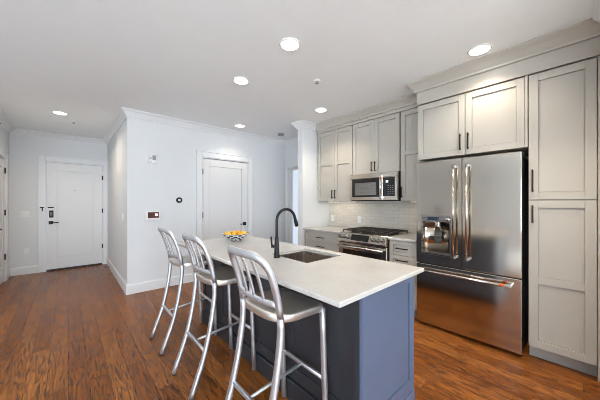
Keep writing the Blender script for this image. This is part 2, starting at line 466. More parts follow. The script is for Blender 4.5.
for n, fr, (a, b_) in ((1, Frame((0, YF - .08, 0), (1, 0, 0), (0, 0, 1), (0, 1, 0)), W1), (2, Frame((XL - .08, 0, 0), (0, 1, 0), (0, 0, 1), (1, 0, 0)), W2)):
    root = struct_root('window_%d' % n, fr.p((a + b_) / 2, WZ[0], 0))
    mb = MB()
    mb.box(a, b_, WZ[0], WZ[0] + .06, -.03, .03, .002, fr); mb.box(a, b_, WZ[1] - .06, WZ[1], -.03, .03, .002, fr)
    for k in range(4):
        u = a + (b_ - a - .06) * k / 3; mb.box(u, u + .06, WZ[0], WZ[1], -.03, .03, .002, fr)
    build('window_frame', mb, M['trim'], root)
    build('pane', MB().box(a + .05, b_ - .05, WZ[0] + .05, WZ[1] - .05, -.004, .004, 0, fr), M['pane'], root)

# crown mouldings (profile: distance from wall, drop below ceiling)
CROWN = [(0.0, 0.0), (0.080, 0.0), (0.080, -0.012), (0.070, -0.022), (0.052, -0.034), (0.040, -0.052), (0.022, -0.078), (0.014, -0.088), (0.014, -0.105), (0.0, -0.105)]
def crown_run(mb, a, b, out, ma=0, mb_=0, z=H, prof=CROWN):
    """a->b along the wall (2-D), out = outward normal; ma/mb_ = +1 lengthens with the projection (outer corner), -1 shortens"""
    a, b, out = Vector((*a, 0)), Vector((*b, 0)), Vector((*out, 0)); d = (b - a).normalized()
    mb.prism(prof, lambda o, h: a - d * (o * ma) + out * o + Vector((0, 0, z + h)), lambda o, h: b + d * (o * mb_) + out * o + Vector((0, 0, z + h)))
runs = [((XC, YB), (XR, YB), (0, -1), 1, -1), ((XC, YB), (XC, YH), (-1, 0), 1, -1), ((XHL, YH), (XC, YH), (0, -1), -1, -1),
        ((XHL, YB), (XHL, YH), (1, 0), 1, -1), ((XL, YB), (XHL, YB), (0, -1), -1, 1),
        ((XR, 3.27), (XR, YB), (-1, 0), -1, -1), ((2.905, 3.27), (XR, 3.27), (0, 1), 1, -1), ((2.905, 3.145), (2.905, 3.27), (-1, 0), 1, 1), ((2.905, 3.145), (3.18, 3.145), (0, -1), 1, 0),
        ((2.02, YN), (2.87, YN), (0, 1), 1, 0), ((2.02, YN - .13), (2.02, YN), (-1, 0), 1, 1)]
for k, r in enumerate(runs):
    mb = MB(); crown_run(mb, *r); struct('trim_%d' % (k + 1), mb, M['trim'])

# baseboards
BB = [(0.0, 0.0), (0.016, 0.0), (0.016, 0.122), (0.011, 0.136), (0.006, 0.142), (0.0, 0.142)]
bruns = [('baseboard_back', (XC, YB), (1.62, YB), (0, -1), 1, 0), ('baseboard_back_right', (2.744, YB), (XR, YB), (0, -1), 0, -1),
         ('baseboard_hall_right', (XC, YB), (XC, YH), (-1, 0), 1, -1), ('baseboard_hall_back', (XHL, YH), (-.433, YH), (0, -1), -1, 0),
         ('baseboard_hall_left', (XHL, YB), (XHL, 5.655), (1, 0), 1, 0), ('baseboard_hall_left_end', (XHL, 6.685), (XHL, YH), (1, 0), 0, -1),
         ('baseboard_living', (XL, YB), (XHL, YB), (0, -1), 0, 1), ('baseboard_divider', (2.905, 3.145), (2.905, 3.27), (-1, 0), 0, 1),
         ('baseboard_near', (2.02, YN), (2.88, YN), (0, 1), 1, 0)]
for nm, a, b_, out, ma, mb_ in bruns:
    mb = MB(); crown_run(mb, a, b_, out, ma, mb_, z=0, prof=BB); struct(nm, mb, M['trim'])

# doors -----------------------------------------------------------
def casing(fr, u0, u1, vt, w=0.10, t=0.022):
    mb = MB()
    mb.box(u0 - w, u0, 0, vt + w, 0, t, .003, fr); mb.box(u1, u1 + w, 0, vt + w, 0, t, .003, fr); mb.box(u0, u1, vt, vt + w, 0, t, .003, fr)
    mb.box(u0 - w, u0 - w + .012, 0, vt + w, t, t + .007, .002, fr); mb.box(u1 + w - .012, u1 + w, 0, vt + w, t, t + .007, .002, fr)
    mb.box(u0 - w, u1 + w, vt + w - .012, vt + w, t, t + .007, .002, fr)
    mb.box(u0 - .003, u0 + .012, 0, vt, -.13, 0.004, 0, fr); mb.box(u1 - .012, u1 + .003, 0, vt, -.13, 0.004, 0, fr); mb.box(u0, u1, vt - .012, vt + .003, -.13, 0.004, 0, fr)
    return mb
def sub(fr, w): return Frame(fr.p(0, 0, w), fr.u, fr.v, fr.w)
def hinge(fr, u, v, w=0.0):
    mb = MB(); c = fr.p(u, v - .05, w + .006); d = fr.p(u, v + .05, w + .006)
    mb.cyl(c, d, .008, n=10); mb.box(u - .016, u + .016, v - .048, v + .048, w - .002, w + .003, 0, fr)
    return mb
def lever(fr, u, v, direction, w=0.0, square=True):
    mb = MB()
    if square: mb.box(u - .032, u + .032, v - .032, v + .032, w, w + .009, .002, fr)
    else: mb.cyl(fr.p(u, v, w), fr.p(u, v, w + .009), .03)
    mb.cyl(fr.p(u, v, w), fr.p(u, v, w + .045), .010)
    mb.box(u - .010 if direction > 0 else u - .115, u + .115 if direction > 0 else u + .010, v - .009, v + .009, w + .040, w + .056, .004, fr)
    return mb

fr = facing_minus_y(YH)
d1 = struct_root('door_1', ((ED0 + ED1) / 2, YH, 0))
build('door_casing', casing(fr, ED0, ED1, EDH), M['trim'], d1)
leaf = sub(fr, -.045)
build('door_leaf', shaker(MB(), leaf, ED0 + .019, ED1 - .019, .02, EDH - .022, t=.04, stile=.15, rec=.010, top=.15, bot=.24), M['door'], d1)
build('door_sweep', MB().box(ED0 + .014, ED1 - .014, .001, .032, -.05, .006, .002, fr), M['black'], d1, label='black sweep along the door bottom')
lf = sub(fr, -.005)
mb = MB(); mb.box(ED0 + .050, ED0 + .112, 1.045, 1.185, 0, .018, .012, lf, 3)
kp = build('keypad_lock', mb, M['black'], d1, label='black keypad deadbolt')
mb = MB()
for r_ in range(4):
    for c_ in range(2): mb.box(ED0 + .066 + c_ * .018, ED0 + .076 + c_ * .018, 1.085 + r_ * .018, 1.095 + r_ * .018, .018, .0195, 0, lf)
build('key', mb, M['greyplastic'], kp)
build('door_handle', lever(lf, ED0 + .075, .945, 1), M['black'], d1, label='black lever handle')
mb = MB(); mb.box(ED0 + .030, ED0 + .115, 1.232, 1.252, 0, .02, .003, lf); build('door_guard', mb, M['black'], d1, label='black swing-bar door guard')
mb = MB(); mb.box(ED0 - .075, ED0 - .02, 1.235, 1.255, .022, .04, .003, fr); mb.box(ED0 - .05, ED0 - .035, 1.17, 1.24, .022, .036, .003, fr)
build('guard_catch', mb, M['black'], d1, label='black catch screwed to the casing')
mb = MB(); mb.cyl(lf.p(.10, 1.585, 0), lf.p(.10, 1.585, .004), .008); build('peephole', mb, M['black'], d1)
for v in (1.87, 1.16, .40): build('hinge', hinge(fr, ED1 - .006, v), M['black'], d1)

fr = facing_minus_y(YB)
d2 = struct_root('door_2', ((CD0 + CD1) / 2, YB, 0))
build('door_casing', casing(fr, CD0, CD1, CDH), M['trim'], d2)
leaf = sub(fr, -.045)
build('door_leaf', shaker(MB(), leaf, CD0 + .019, CD1 - .019, .015, CDH - .024, t=.04, stile=.115, rec=.010, top=.125, bot=.22), M['door'], d2)
lf = sub(fr, -.005)
build('door_handle', lever(lf, CD1 - .075, .925, -1), M['black'], d2, label='black lever handle')
for v in (1.88, 1.12, .40): build('hinge', hinge(fr, CD0 + .006, v), M['bronze'], d2)

fr = facing_plus_x(XHL)
d3 = struct_root('door_3', (XHL, (LD0 + LD1) / 2, 0))
build('door_casing', casing(fr, LD0, LD1, LDH), M['trim'], d3)
leaf = sub(fr, -.045)
build('door_leaf', shaker(MB(), leaf, LD0 + .019, LD1 - .019, .015, LDH - .022, t=.04, stile=.115, rec=.010, top=.125, bot=.22), M['door'], d3)
lf = sub(fr, -.005)
build('door_handle', lever(lf, LD0 + .10, .93, 1), M['black'], d3, label='black lever handle')
for v in (1.88, 1.17, .42): build('hinge', hinge(fr, LD1 - .004, v), M['black'], d3)

fr = facing_minus_x(XR)
d4 = struct_root('door_4', (XR, (D4Y0 + D4Y1) / 2, 0))
build('door_casing', casing(fr, D4Y0, D4Y1, D4H, w=.075), M['trim'], d4)
leaf = sub(fr, -.060)
mb = MB(); a, b_, ztp = D4Y0 + .016, D4Y1 - .016, D4H - .016
mb.box(a, a + .05, .015, ztp, 0, .04, .002, leaf); mb.box(b_ - .05, b_, .015, ztp, 0, .04, .002, leaf); mb.box(a + .05, b_ - .05, .015, .12, 0, .04, .002, leaf); mb.box(a + .05, b_ - .05, ztp - .05, ztp, 0, .04, .002, leaf)
dl4 = build('door_leaf', mb, M['door'], d4)
build('pane', MB().box(a + .045, b_ - .045, .115, ztp - .045, .014, .022, 0, leaf), M['pane'], dl4)
build('door_handle', lever(sub(fr, -.02), D4Y0 + .09, .93, 1), M['black'], d4)

# ------------------------------------------------------------------ island
IX0, IX1, IY0, IY1 = 1.130, 1.685, 0.745, 2.90
isl = thing('kitchen_island', 'slate blue panelled island cabinet standing under the white quartz top', 'island', ((IX0 + IX1) / 2, (IY0 + IY1) / 2, 0))
SX0, SX1, SY0, SY1 = 1.245, 1.635, 1.305, 1.745    # sink opening
mb = MB()
zt = 0.888
mb.box(IX0 + .02, IX1 - .02, IY0 + .02, SY0 - .05, .10, zt, 0); mb.box(IX0 + .02, IX1 - .02, SY1 + .05, IY1 - .02, .10, zt, 0)
mb.box(IX0 + .02, SX0 - .05, SY0 - .05, SY1 + .05, .10, zt, 0); mb.box(SX1 + .03, IX1 - .02, SY0 - .05, SY1 + .05, .10, zt, 0)
mb.box(SX0 - .05, SX1 + .03, SY0 - .05, SY1 + .05, .10, .55, 0)
build('body', mb, M['island'], isl)
fr = facing_minus_y(IY0 + .02)
XE0 = 1.100
build('end_panel', shaker(MB(), fr, XE0, IX1, .115, zt, t=.02, stile=.062, rail_w=.075, rec=.010, top=.062, bot=.085), M['island'], isl)
mb = MB(); mb.box(XE0 - .002, IX1 + .002, 0, .112, 0, .026, .003, fr); build('end_plinth', mb, M['island'], isl)
# seating side: four framed panels, a corner post and a plinth
mb = MB(); fr = facing_minus_x(IX0 + .02)
mb.box(IY0 + .02, IY1 - .02, .14, zt, 0, .010, 0, fr)
edges = [IY0 + .02]
pan = [(.90, 1.325), (1.42, 1.87), (1.965, 2.39), (2.485, 2.83)]
last = IY0 + .02
for a, b_ in pan:
    mb.box(last, a, .14, zt, 0, .020, .0012, fr); last = b_
    mb.box(a, b_, .14, .225, 0, .020, .0012, fr); mb.box(a, b_, .80, zt, 0, .020, .0012, fr)
mb.box(last, IY1 - .02, .14, zt, 0, .020, .0012, fr)
build('back_panel', mb, M['islandshade'], isl, label='panelled seating side with its shade put into the colour')
mb = MB(); mb.box(XE0, IX0 + .02, IY0 + .02, .80, .115, zt, .002)
build('corner_post', mb, M['islandshade'], isl)
mb = MB(); mb.box(IY0 + .02, IY1 - .02, 0, .135, -.02, .035, .003, fr); build('plinth', mb, M['islandshade'], isl)
# kitchen side: doors and drawers (towards the range)
fr = Frame((IX1 - .02, 0, 0), (0, 1, 0), (0, 0, 1), (1, 0, 0))
for k, (a, b_) in enumerate(((.775, 1.265), (1.27, 1.79), (1.795, 2.335), (2.34, 2.875))):
    dd = build('door', shaker(MB(), fr, a, b_ - .004, .115, zt - .012, t=.02), M['island'], isl)
    build('handle', bar_pull(fr, b_ - .04, .78, .15, True, .02), M['bronze'], dd)
mb = MB(); mb.box(IX1 - .10, IX1 - .06, IY0 + .03, IY1 - .03, 0, .10, 0); build('toe_kick', mb, M['islandshade'], isl)
mb = MB(); mb.box(IX0 + .02, IX1 - .02, IY1 - .02, IY1, .0, zt, .002); build('far_end_panel', mb, M['island'], isl)

# island worktop with a rounded sink opening
def slab_with_hole(x0, x1, y0, y1, z0, z1, hole, bev=0.004, r=0.02):
    mb = MB(); bm = mb.bm
    def rr(x0, x1, y0, y1, r, n=6):
        P = []
        for cx, cy, a0 in ((x1 - r, y1 - r, 0), (x0 + r, y1 - r, PI / 2), (x0 + r, y0 + r, PI), (x1 - r, y0 + r, 3 * PI / 2)):
            for i in range(n + 1):
                t = a0 + PI / 2 * i / n; P.append((cx + r * math.cos(t), cy + r * math.sin(t)))
        return P
    def ring(P, z): return [bm.verts.new((x, y, z)) for x, y in P]
    out = [ring(rr(x0 + bev, x1 - bev, y0 + bev, y1 - bev, .006), z1), ring(rr(x0, x1, y0, y1, .008), z1 - bev), ring(rr(x0, x1, y0, y1, .008), z0 + bev), ring(rr(x0 + bev, x1 - bev, y0 + bev, y1 - bev, .006), z0)]
    inn = [ring(rr(hole[0] - .002, hole[1] + .002, hole[2] - .002, hole[3] + .002, r), z1), ring(rr(*hole, r), z1 - .002), ring(rr(*hole, r), z0)]
    n = len(out[0])
    def bridge(A, B):
        for i in range(n): bm.faces.new((A[i], A[(i + 1) % n], B[(i + 1) % n], B[i]))
    for A, B in zip(out, out[1:]): bridge(A, B)
    bridge(out[0], inn[0]); bridge(inn[0], inn[1]); bridge(inn[1], inn[2]); bridge(out[3], inn[2])
    return mb
tag(build('island_countertop', slab_with_hole(.857, 1.722, .695, 2.935, .889, .915, (SX0, SX1, SY0, SY1)), M['quartz']),
    'white quartz slab topping the slate blue island, cut out for the sink', 'countertop')

# sink basin
mb = MB(); t_ = .012
x0, x1, y0, y1, zb = SX0 + .001, SX1 - .001, SY0 + .001, SY1 - .001, .70
bm = mb.bm
def rr2(x0, x1, y0, y1, r, z, n=5):
    return [bm.verts.new((cx + r * math.cos(a0 + PI / 2 * i / n), cy + r * math.sin(a0 + PI / 2 * i / n), z)) for cx, cy, a0 in ((x1 - r, y1 - r, 0), (x0 + r, y1 - r, PI / 2), (x0 + r, y0 + r, PI), (x1 - r, y0 + r, 3 * PI / 2)) for i in range(n + 1)]
rings = [rr2(x0 - .012, x1 + .012, y0 - .012, y1 + .012, .03, zb - .01), rr2(x0 - .012, x1 + .012, y0 - .012, y1 + .012, .03, .8885), rr2(x0, x1, y0, y1, .02, .8885), rr2(x0, x1, y0, y1, .02, zb + .015), rr2(x0 + .015, x1 - .015, y0 + .015, y1 - .015, .02, zb)]
for A, B in zip(rings, rings[1:]):
    for i in range(len(A)):
        f = bm.faces.new((A[i], A[(i + 1) % len(A)], B[(i + 1) % len(B)], B[i]))
bm.faces.new(rings[-1]); bm.faces.new(rings[0][::-1])
snk = tag(build('kitchen_sink', mb, M['basin']), 'undermount stainless steel sink basin set in the island top', 'sink')
mb = MB(); mb.lathe([(0, .001), (.035, .001), (.042, .004), (.045, .0015), (.045, 0), (0, 0)], ((x0 + x1) / 2, (y0 + y1) / 2, zb))
build('drain', mb, M['chrome'], snk)

# faucet
FX, FY = 1.198, 1.592
fa = thing('kitchen_faucet', 'matte black gooseneck faucet with a side lever beside the island sink', 'faucet', (FX, FY, .915))
mb = MB(); mb.lathe([(0, 0), (.025, 0), (.025, .006), (.021, .010), (.019, .10), (.015, .14), (.0125, .16), (0, .16)], (FX, FY, .9155), 24)
build('base', mb, M['black'], fa)
dirv = Vector((math.cos(math.radians(-4)), math.sin(math.radians(-4)), 0)); R_ = .088; ztop = .915 + .285
pts = [Vector((FX, FY, .915 + h)) for h in (.15, .19, .23, .26, .28)]
for i in range(1, 15):
    t = PI * i / 14 * 0.94
    pts.append(Vector((FX, FY, ztop)) + dirv * (R_ - R_ * math.cos(t)) + Vector((0, 0, R_ * math.sin(t))))
mb = MB(); mb.sweep(pts, .0112, .0112, ref=(0, 1, 0), n=16, power=2); build('spout', mb, M['black'], fa)
e0 = pts[-1]; ed = (pts[-1] - pts[-2]).normalized()
mb = MB(); mb.cyl(e0 - ed * .004, e0 + ed * .02, .012, .014); mb.cyl(e0 + ed * .02, e0 + ed * .068, .0148, .0165); mb.cyl(e0 + ed * .068, e0 + ed * .074, .0165, .013)
sh = build('spray_head', mb, M['black'], fa)
mb = MB(); bq = e0 + ed * .05 + dirv * .0150
mb.box(bq.x - .003, bq.x + .003, bq.y - .006, bq.y + .006, bq.z - .015, bq.z + .012, .002); build('button', mb, M['greyplastic'], sh)
mb = MB(); lc = Vector((FX, FY, 1.0))
side = Vector((-.45, .89, 0)).normalized()
mb.cyl(lc, lc + side * .045, .012); mb.sweep([lc + side * .04, lc + side * .046 + Vector((0, 0, .03)), lc + side * .050 + Vector((0, 0, .075))], .005, .008, ref=(1, 0, 0), n=10)
build('lever', mb, M['bronze'], fa)

# fruit bowl and fruit
BX, BY = 1.388, 2.60
bo = thing('fruit_bowl', 'white bowl with a black geometric pattern holding fruit on the island', 'bowl', (BX, BY, .9155))
mb = MB(); mb.lathe([(0, 0), (.052, 0), (.056, .006), (.090, .028), (.124, .054), (.150, .080), (.1525, .082), (.147, .080), (.121, .057), (.087, .032), (.05, .012), (0, .010)], (BX, BY, .9155), 48)
build('bowl_body', mb, M['bowl'], bo)
spots = [(.056 * math.cos(2 * PI * i / 6), .056 * math.sin(2 * PI * i / 6), .047, .0255) for i in range(6)]
spots += [(.099 * math.cos(2 * PI * (i + .4) / 10), .099 * math.sin(2 * PI * (i + .4) / 10), .078, .0245) for i in range(10)]
spots += [(0, 0, .037, .0255), (.030, .018, .089, .025), (-.028, -.014, .088, .025)]
for k, (dx, dy, dz, rad) in enumerate(spots):
    mb = MB(); n_ = 12
    mb.lathe([(0, -rad * .90)] + [(rad * math.sin(PI * i / n_) * (1 + .02 * math.cos(3 * i)), -rad * .93 * math.cos(PI * i / n_)) for i in range(1, n_)] + [(0, rad * .88)], (BX + dx, BY + dy, .9155 + dz), 20, axis=(.3 * math.sin(k * 2.1), .3 * math.cos(k * 1.7), 1))
    fo = build('orange', mb, M['fruit'] if k in (5, 2, 8, 13, 17) else M['fruityellow'])
    tag(fo, 'yellow-orange fruit heaped in the black and white patterned bowl', 'fruit', 'fruit in the patterned bowl')

# ------------------------------------------------------------------ bar stools
SXO = 0.85
prof = [(0, .605), (.08, .634), (.15, .660), (.22, .686), (.29, .708), (.36, .725), (.43, .741), (.5, .754), (.57, .765), (.64, .774), (.70, .779), (.76, .777), (.82, .768), (.88, .755), (.94, .738), (1.0, .716), (1.05, .694), (1.09, .672)]
def px_(z):
    for (z0, a), (z1, b_) in zip(prof, prof[1:]):
        if z <= z1: return a + (b_ - a) * (z - z0) / (z1 - z0) - SXO
    return prof[-1][1] - SXO
HW, FW = .183, .193
def make_stool():
    t = thing('bar_stool', '', 'bar stool', (SXO, 0, 0), 'aluminium bar stools along the island')
    # seat pan
    mb = MB(); bm = mb.bm; NA, NR = 56, 9
    cx, hx = (.745 + 1.092) / 2 - SXO, (1.092 - .745) / 2
    def bd(a):
        c, q = math.cos(a), math.sin(a); p = 7.0 if c > 0 else 3.2
        k = (abs(c) ** p + abs(q) ** p) ** (-1.0 / p)
        return c * k, q * k
    def top(x, y, r):
        dish = -.016 * math.exp(-((x + .25) / .5) ** 2 - (abs(y) / .75) ** 4) * (1 - r ** 6)
        return .772 + dish + .010 * max(0, -x) ** 3 - .012 * max(0, x) ** 3
    ctr = bm.verts.new((cx, 0, top(0, 0, 0))); prev = None
    for j in range(1, NR + 1):
        r = j / NR
        ring = []
        for i in range(NA):
            x, y = bd(2 * PI * i / NA); x *= r; y *= r
            ring.append(bm.verts.new((cx + hx * x, y * (.193 + .012 * (x + 1) / 2), top(x, y, r))))
        for i in range(NA):
            if prev is None: f = bm.faces.new((ctr, ring[i], ring[(i + 1) % NA]))
            else: f = bm.faces.new((prev[i], ring[i], ring[(i + 1) % NA], prev[(i + 1) % NA]))
            f.smooth = True
        prev = ring
    for dz, gr in ((-.005, 1.012), (-.012, 1.016), (-.034, 1.016), (-.038, 1.008)):
        ring = [bm.verts.new((cx + hx * bd(2 * PI * i / NA)[0] * gr, bd(2 * PI * i / NA)[1] * (.193 + .012 * (bd(2 * PI * i / NA)[0] + 1) / 2) * gr * .995, top(*bd(2 * PI * i / NA), 1) + dz)) for i in range(NA)]
        for i in range(NA):
            f = bm.faces.new((prev[i], ring[i], ring[(i + 1) % NA], prev[(i + 1) % NA])); f.smooth = True
        prev = ring
    bm.faces.new(prev)
    build('seat', mb, M['aluseat'], t, local=True)
    # rear legs, front legs
    for s_ in (-1, 1):
        zz = [i * .76 / 16 for i in range(17)]
        mb = MB(); mb.sweep([(px_(z + .012), s_ * HW, z + .012) for z in zz], .0150, .0205, ref=(1, 0, 0), n=16)
        lg = build('leg', mb, M['alu'], t, local=True)
        mb = MB(); mb.cyl((px_(0) - .001, s_ * HW, 0), (px_(.02), s_ * HW, .014), .0125, n=14); build('glide', mb, M['rubber'], lg, local=True)
        mb = MB(); mb.sweep([(1.100 - SXO - .030 * z / .74, s_ * (FW - .004 * z), z + .010) for z in (0, .15, .3, .45, .6, .735)], .0150, .0170, ref=(1, 0, 0), n=16)
        lg = build('leg', mb, M['alu'], t, local=True)
        mb = MB(); mb.cyl((1.100 - SXO, s_ * FW, 0), (1.100 - SXO, s_ * FW, .012), .012, n=14); build('glide', mb, M['chrome'], lg, local=True)
    # back frame: one bent tube, seat to seat over the top
    rc, zt_ = .085, 1.085
    pts = [(px_(z), -HW, z) for z in (.765, .82, .88, .93, zt_ - rc)]
    for i in range(1, 9):
        a = PI / 2 * i / 8; pts.append((0, -HW + rc * (1 - math.cos(a)), zt_ - rc + rc * math.sin(a)))
    for i in range(1, 8): pts.append((0, -HW + rc + (2 * HW - 2 * rc) * i / 8, zt_))
    for i in range(0, 9):
        a = PI / 2 * (1 - i / 8); pts.append((0, HW - rc * (1 - math.cos(a)), zt_ - rc + rc * math.sin(a)))
    pts += [(px_(z), HW, z) for z in (.93, .88, .82, .765)]
    bow = lambda y: -.022 * (1 - (y / HW) ** 2)
    P_ = [Vector((px_(z) + bow(y), y, z)) for _, y, z in pts]
    mb = MB(); mb.sweep(P_, .0150, .0205, ref=(1, 0, 0), n=16); build('back_frame', mb, M['alu'], t, local=True)
    rail = [(px_(.832) + bow(y) * 1.2, y, .832) for y in [-HW + .004 + (2 * HW - .008) * i / 12 for i in range(13)]]
    mb = MB(); mb.sweep(rail, .010, .016, ref=(1, 0, 0), n=12); build('back_rail', mb, M['alu'], t, local=True)
    for y in (-.082, 0, .082):
        zs = [.836 + (zt_ - .842) * i / 8 for i in range(9)]
        mb = MB(); mb.sweep([(px_(z) + bow(y) * (1 if z > 1.0 else 1.1), y, z) for z in zs], .006, .0115, ref=(1, 0, 0), n=12, power=3.5)
        build('slat', mb, M['alu'], t, local=True)
    mb = MB(); mb.sweep([(px_(.30), -HW, .30), (px_(.30), 0, .30), (px_(.30), HW, .30)], .010, .0125, ref=(1, 0, 0), n=12, power=3.5); build('stretcher', mb, M['alu'], t, local=True)
    xf = 1.100 - SXO - .030 * .325 / .74
    mb = MB(); mb.sweep([(xf, -FW, .333), (xf, 0, .333), (xf, FW, .333)], .010, .0125, ref=(1, 0, 0), n=12, power=3.5); build('stretcher', mb, M['alu'], t, local=True)
    mb = MB(); mb.sweep([(px_(.30), 0, .302), (0, 0, .317), (xf, 0, .332)], .0085, .0085, ref=(0, 1, 0), n=12, power=3.5); build('stretcher', mb, M['alu'], t, local=True)
    return t
def copy_thing(root):
    r = root.copy(); C.objects.link(r)
    for ch in list(root.children):
        c = ch.copy(); C.objects.link(c); c.parent = r
        for g_ in ch.children:
            d = g_.copy(); C.objects.link(d); d.parent = c
    return r
s0 = make_stool()
for k, (y, lab) in enumerate(((1.185, 'nearest brushed aluminium bar stool, drawn up by the sink end of the island'),
                              (1.955, 'middle brushed aluminium bar stool, between the nearest and farthest stools along the island'),
                              (2.668, 'farthest brushed aluminium bar stool, at the end of the island nearest the white closet wall'))):
    o = s0 if k == 0 else copy_thing(s0)
    o.location = (SXO, y, 0); o['label'] = lab

# ------------------------------------------------------------------ kitchen run
XP = 2.94           # face of pantry / base doors
XU = 3.24           # face of the wall cabinets
DT = .019
def cabinet(name, label, y0, y1, z0, z1, xf, toe=False):
    root = thing(name, label, 'cabinet', ((xf + XR) / 2, (y0 + y1) / 2, 0 if toe else z0), None)
    mb = MB(); mb.box(xf + DT + .001, XR - .002, y0, y1, z0, z1, .001)
    build('carcass', mb, M['cab'], root)
    if toe:
        mb = MB(); mb.box(xf + .075, xf + .095, y0, y1, 0, z0, 0); build('toe_kick', mb, M['cabin'], root)
    return root
def door_part(root, xf, y0, y1, z0, z1, rails=(), handle=None, name='door', **k):
    fr = facing_minus_x(xf + DT)
    d = build(name, shaker(MB(), fr, y0, y1, z0, z1, t=DT, rails=rails, **k), M['cab'], root)
    if handle:
        hu, hv, hl, vert = handle
        build('handle', bar_pull(facing_minus_x(xf), hu, hv, hl, vert, 0), M['bronze'], d)
    return d
g_ = .003
# pantry
PY0, PY1 = -.072, .318
pan_ = cabinet('pantry_cabinet', 'tall greige pantry cabinet with two doors, right of the refrigerator', PY0, PY1, .105, 2.44, XP, True)
door_part(pan_, XP, PY0 + g_, PY1 - g_, 1.366, 2.43, handle=(.288, 1.525, .19, True))
door_part(pan_, XP, PY0 + g_, PY1 - g_, .112, 1.357, rails=(.685,), handle=(.288, 1.242, .15, True))
mb = MB(); mb.box(XP + .004, XP + .05, YN, PY0 - .001, 0.0, 2.44, .001); build('filler_strip', mb, M['cab'], pan_)
# cabinet over the refrigerator with its side panel
OY0, OY1 = .322, 1.262
ov = cabinet('over_fridge_cabinet', 'greige two-door cabinet above the steel refrigerator', OY0, OY1, 1.822, 2.44, XP)
door_part(ov, XP, OY0 + .020, .792 - g_, 1.822, 2.43, handle=(.762, 1.948, .165, True), stile=.055, rail_w=.058)
door_part(ov, XP, .792 + g_, OY1 - .006, 1.822, 2.43, handle=(.830, 1.948, .165, True), stile=.055, rail_w=.058)
mb = MB(); mb.box(XP + .012, XR - .002, 1.252, 1.262, 0.0, 1.821, .001); build('side_panel', mb, M['cab'], ov)
mb = MB(); mb.box(XP, XP + DT, OY0, OY0 + .017, 1.822, 2.44, .001); build('filler_strip', mb, M['cab'], ov)
# wall cabinets
ZU = 2.535
ua = cabinet('wall_cabinet', 'greige two-door wall cabinet in the corner left of the microwave', 2.385, 3.118, 1.36, ZU, XU)
door_part(ua, XU, 2.385 + g_, 2.745 - g_, 1.36, ZU - .006, rails=(1.985,), handle=(2.775 - .06, 1.475, .14, True), stile=.055)
door_part(ua, XU, 2.745 + g_, 3.118 - g_, 1.36, ZU - .006, rails=(1.985,), handle=(2.775, 1.475, .14, True), stile=.055)
ub = cabinet('wall_cabinet', 'greige two-door wall cabinet directly above the microwave', 1.632, 2.380, 1.758, ZU, XU)
door_part(ub, XU, 1.632 + g_, 2.006 - g_, 1.758, ZU - .006, handle=(1.978, 1.855, .14, True), stile=.055)
door_part(ub, XU, 2.006 + g_, 2.380 - g_, 1.758, ZU - .006, handle=(2.034, 1.855, .14, True), stile=.055)
uc = cabinet('wall_cabinet', 'narrow greige wall cabinet between the microwave and the refrigerator', 1.272, 1.612, 1.36, ZU, XU)
door_part(uc, XU, 1.272 + g_, 1.612 - g_, 1.36, ZU - .006, rails=(1.985,), handle=(1.588, 1.475, .14, True), stile=.055)
# frieze boards and crown above the cabinets
CC = [(0.0, 0.0), (0.092, 0.0), (0.092, -0.014), (0.080, -0.026), (0.060, -0.042), (0.040, -0.066), (0.026, -0.084), (0.020, -0.092), (0.020, -0.112), (0.0, -0.112)]
def cabinet_crown(n, xf, y0, y1, zf, wrap):
    root = struct_root('trim_%d' % n, (xf, (y0 + y1) / 2, zf))
    mb = MB(); mb.box(xf, xf + .02, y0, y1, zf, H, .001)
    if wrap: mb.box(xf + .02, XR, y1 - .02, y1, zf, H, .001)
    build('frieze_board', mb, M['cab'], root)
    mb = MB(); crown_run(mb, (xf, y0), (xf, y1), (-1, 0), 0, 1 if wrap else 0, prof=CC)
    if wrap: crown_run(mb, (xf, y1), (XU - .09, y1), (0, 1), 1, 0, prof=CC)
    build('crown', mb, M['cab'], root)
cabinet_crown(20, XP - .008, YN, 1.268, 2.443, True)
cabinet_crown(21, XU - .004, 1.270, 3.143, ZU + .002, False)

# base cabinets
YRG0, YRG1 = 1.618, 2.372
bl = cabinet('base_cabinet', 'greige drawer base cabinet in the corner left of the range', 2.380, 3.140, .105, .886, XP, True)
brt = cabinet('base_cabinet', 'narrow greige drawer base cabinet between the range and the refrigerator', 1.268, 1.608, .105, .886, XP, True)
for root, a, b_, hl in ((bl, 2.380, 3.140, .17), (brt, 1.268, 1.608, .15)):
    for z0, z1 in ((.712, .872), (.415, .706), (.112, .409)):
        door_part(root, XP, a + .004, b_ - .004, z0, z1, handle=((a + b_) / 2, (z0 + z1) / 2 if z1 > .8 else z1 - .055, hl, False), name='drawer', stile=.045, rail_w=.038)
tag(build('countertop', MB().box(2.905, XR - .014, 2.378, 3.143, .888, .915, .003), M['quartz']), 'white quartz countertop in the corner left of the range', 'countertop')
tag(build('countertop', MB().box(2.905, XR - .014, 1.264, 1.612, .888, .915, .003), M['quartz']), 'short white quartz countertop between the range and the refrigerator', 'countertop')
tag(build('tile_backsplash', MB().box(XR - .013, XR - .001, 1.264, 3.143, .9155, 1.358, .0), M['tile'], origin=(XR, 1.26, .916)), 'cream glazed brick tile backsplash behind the range', 'backsplash')

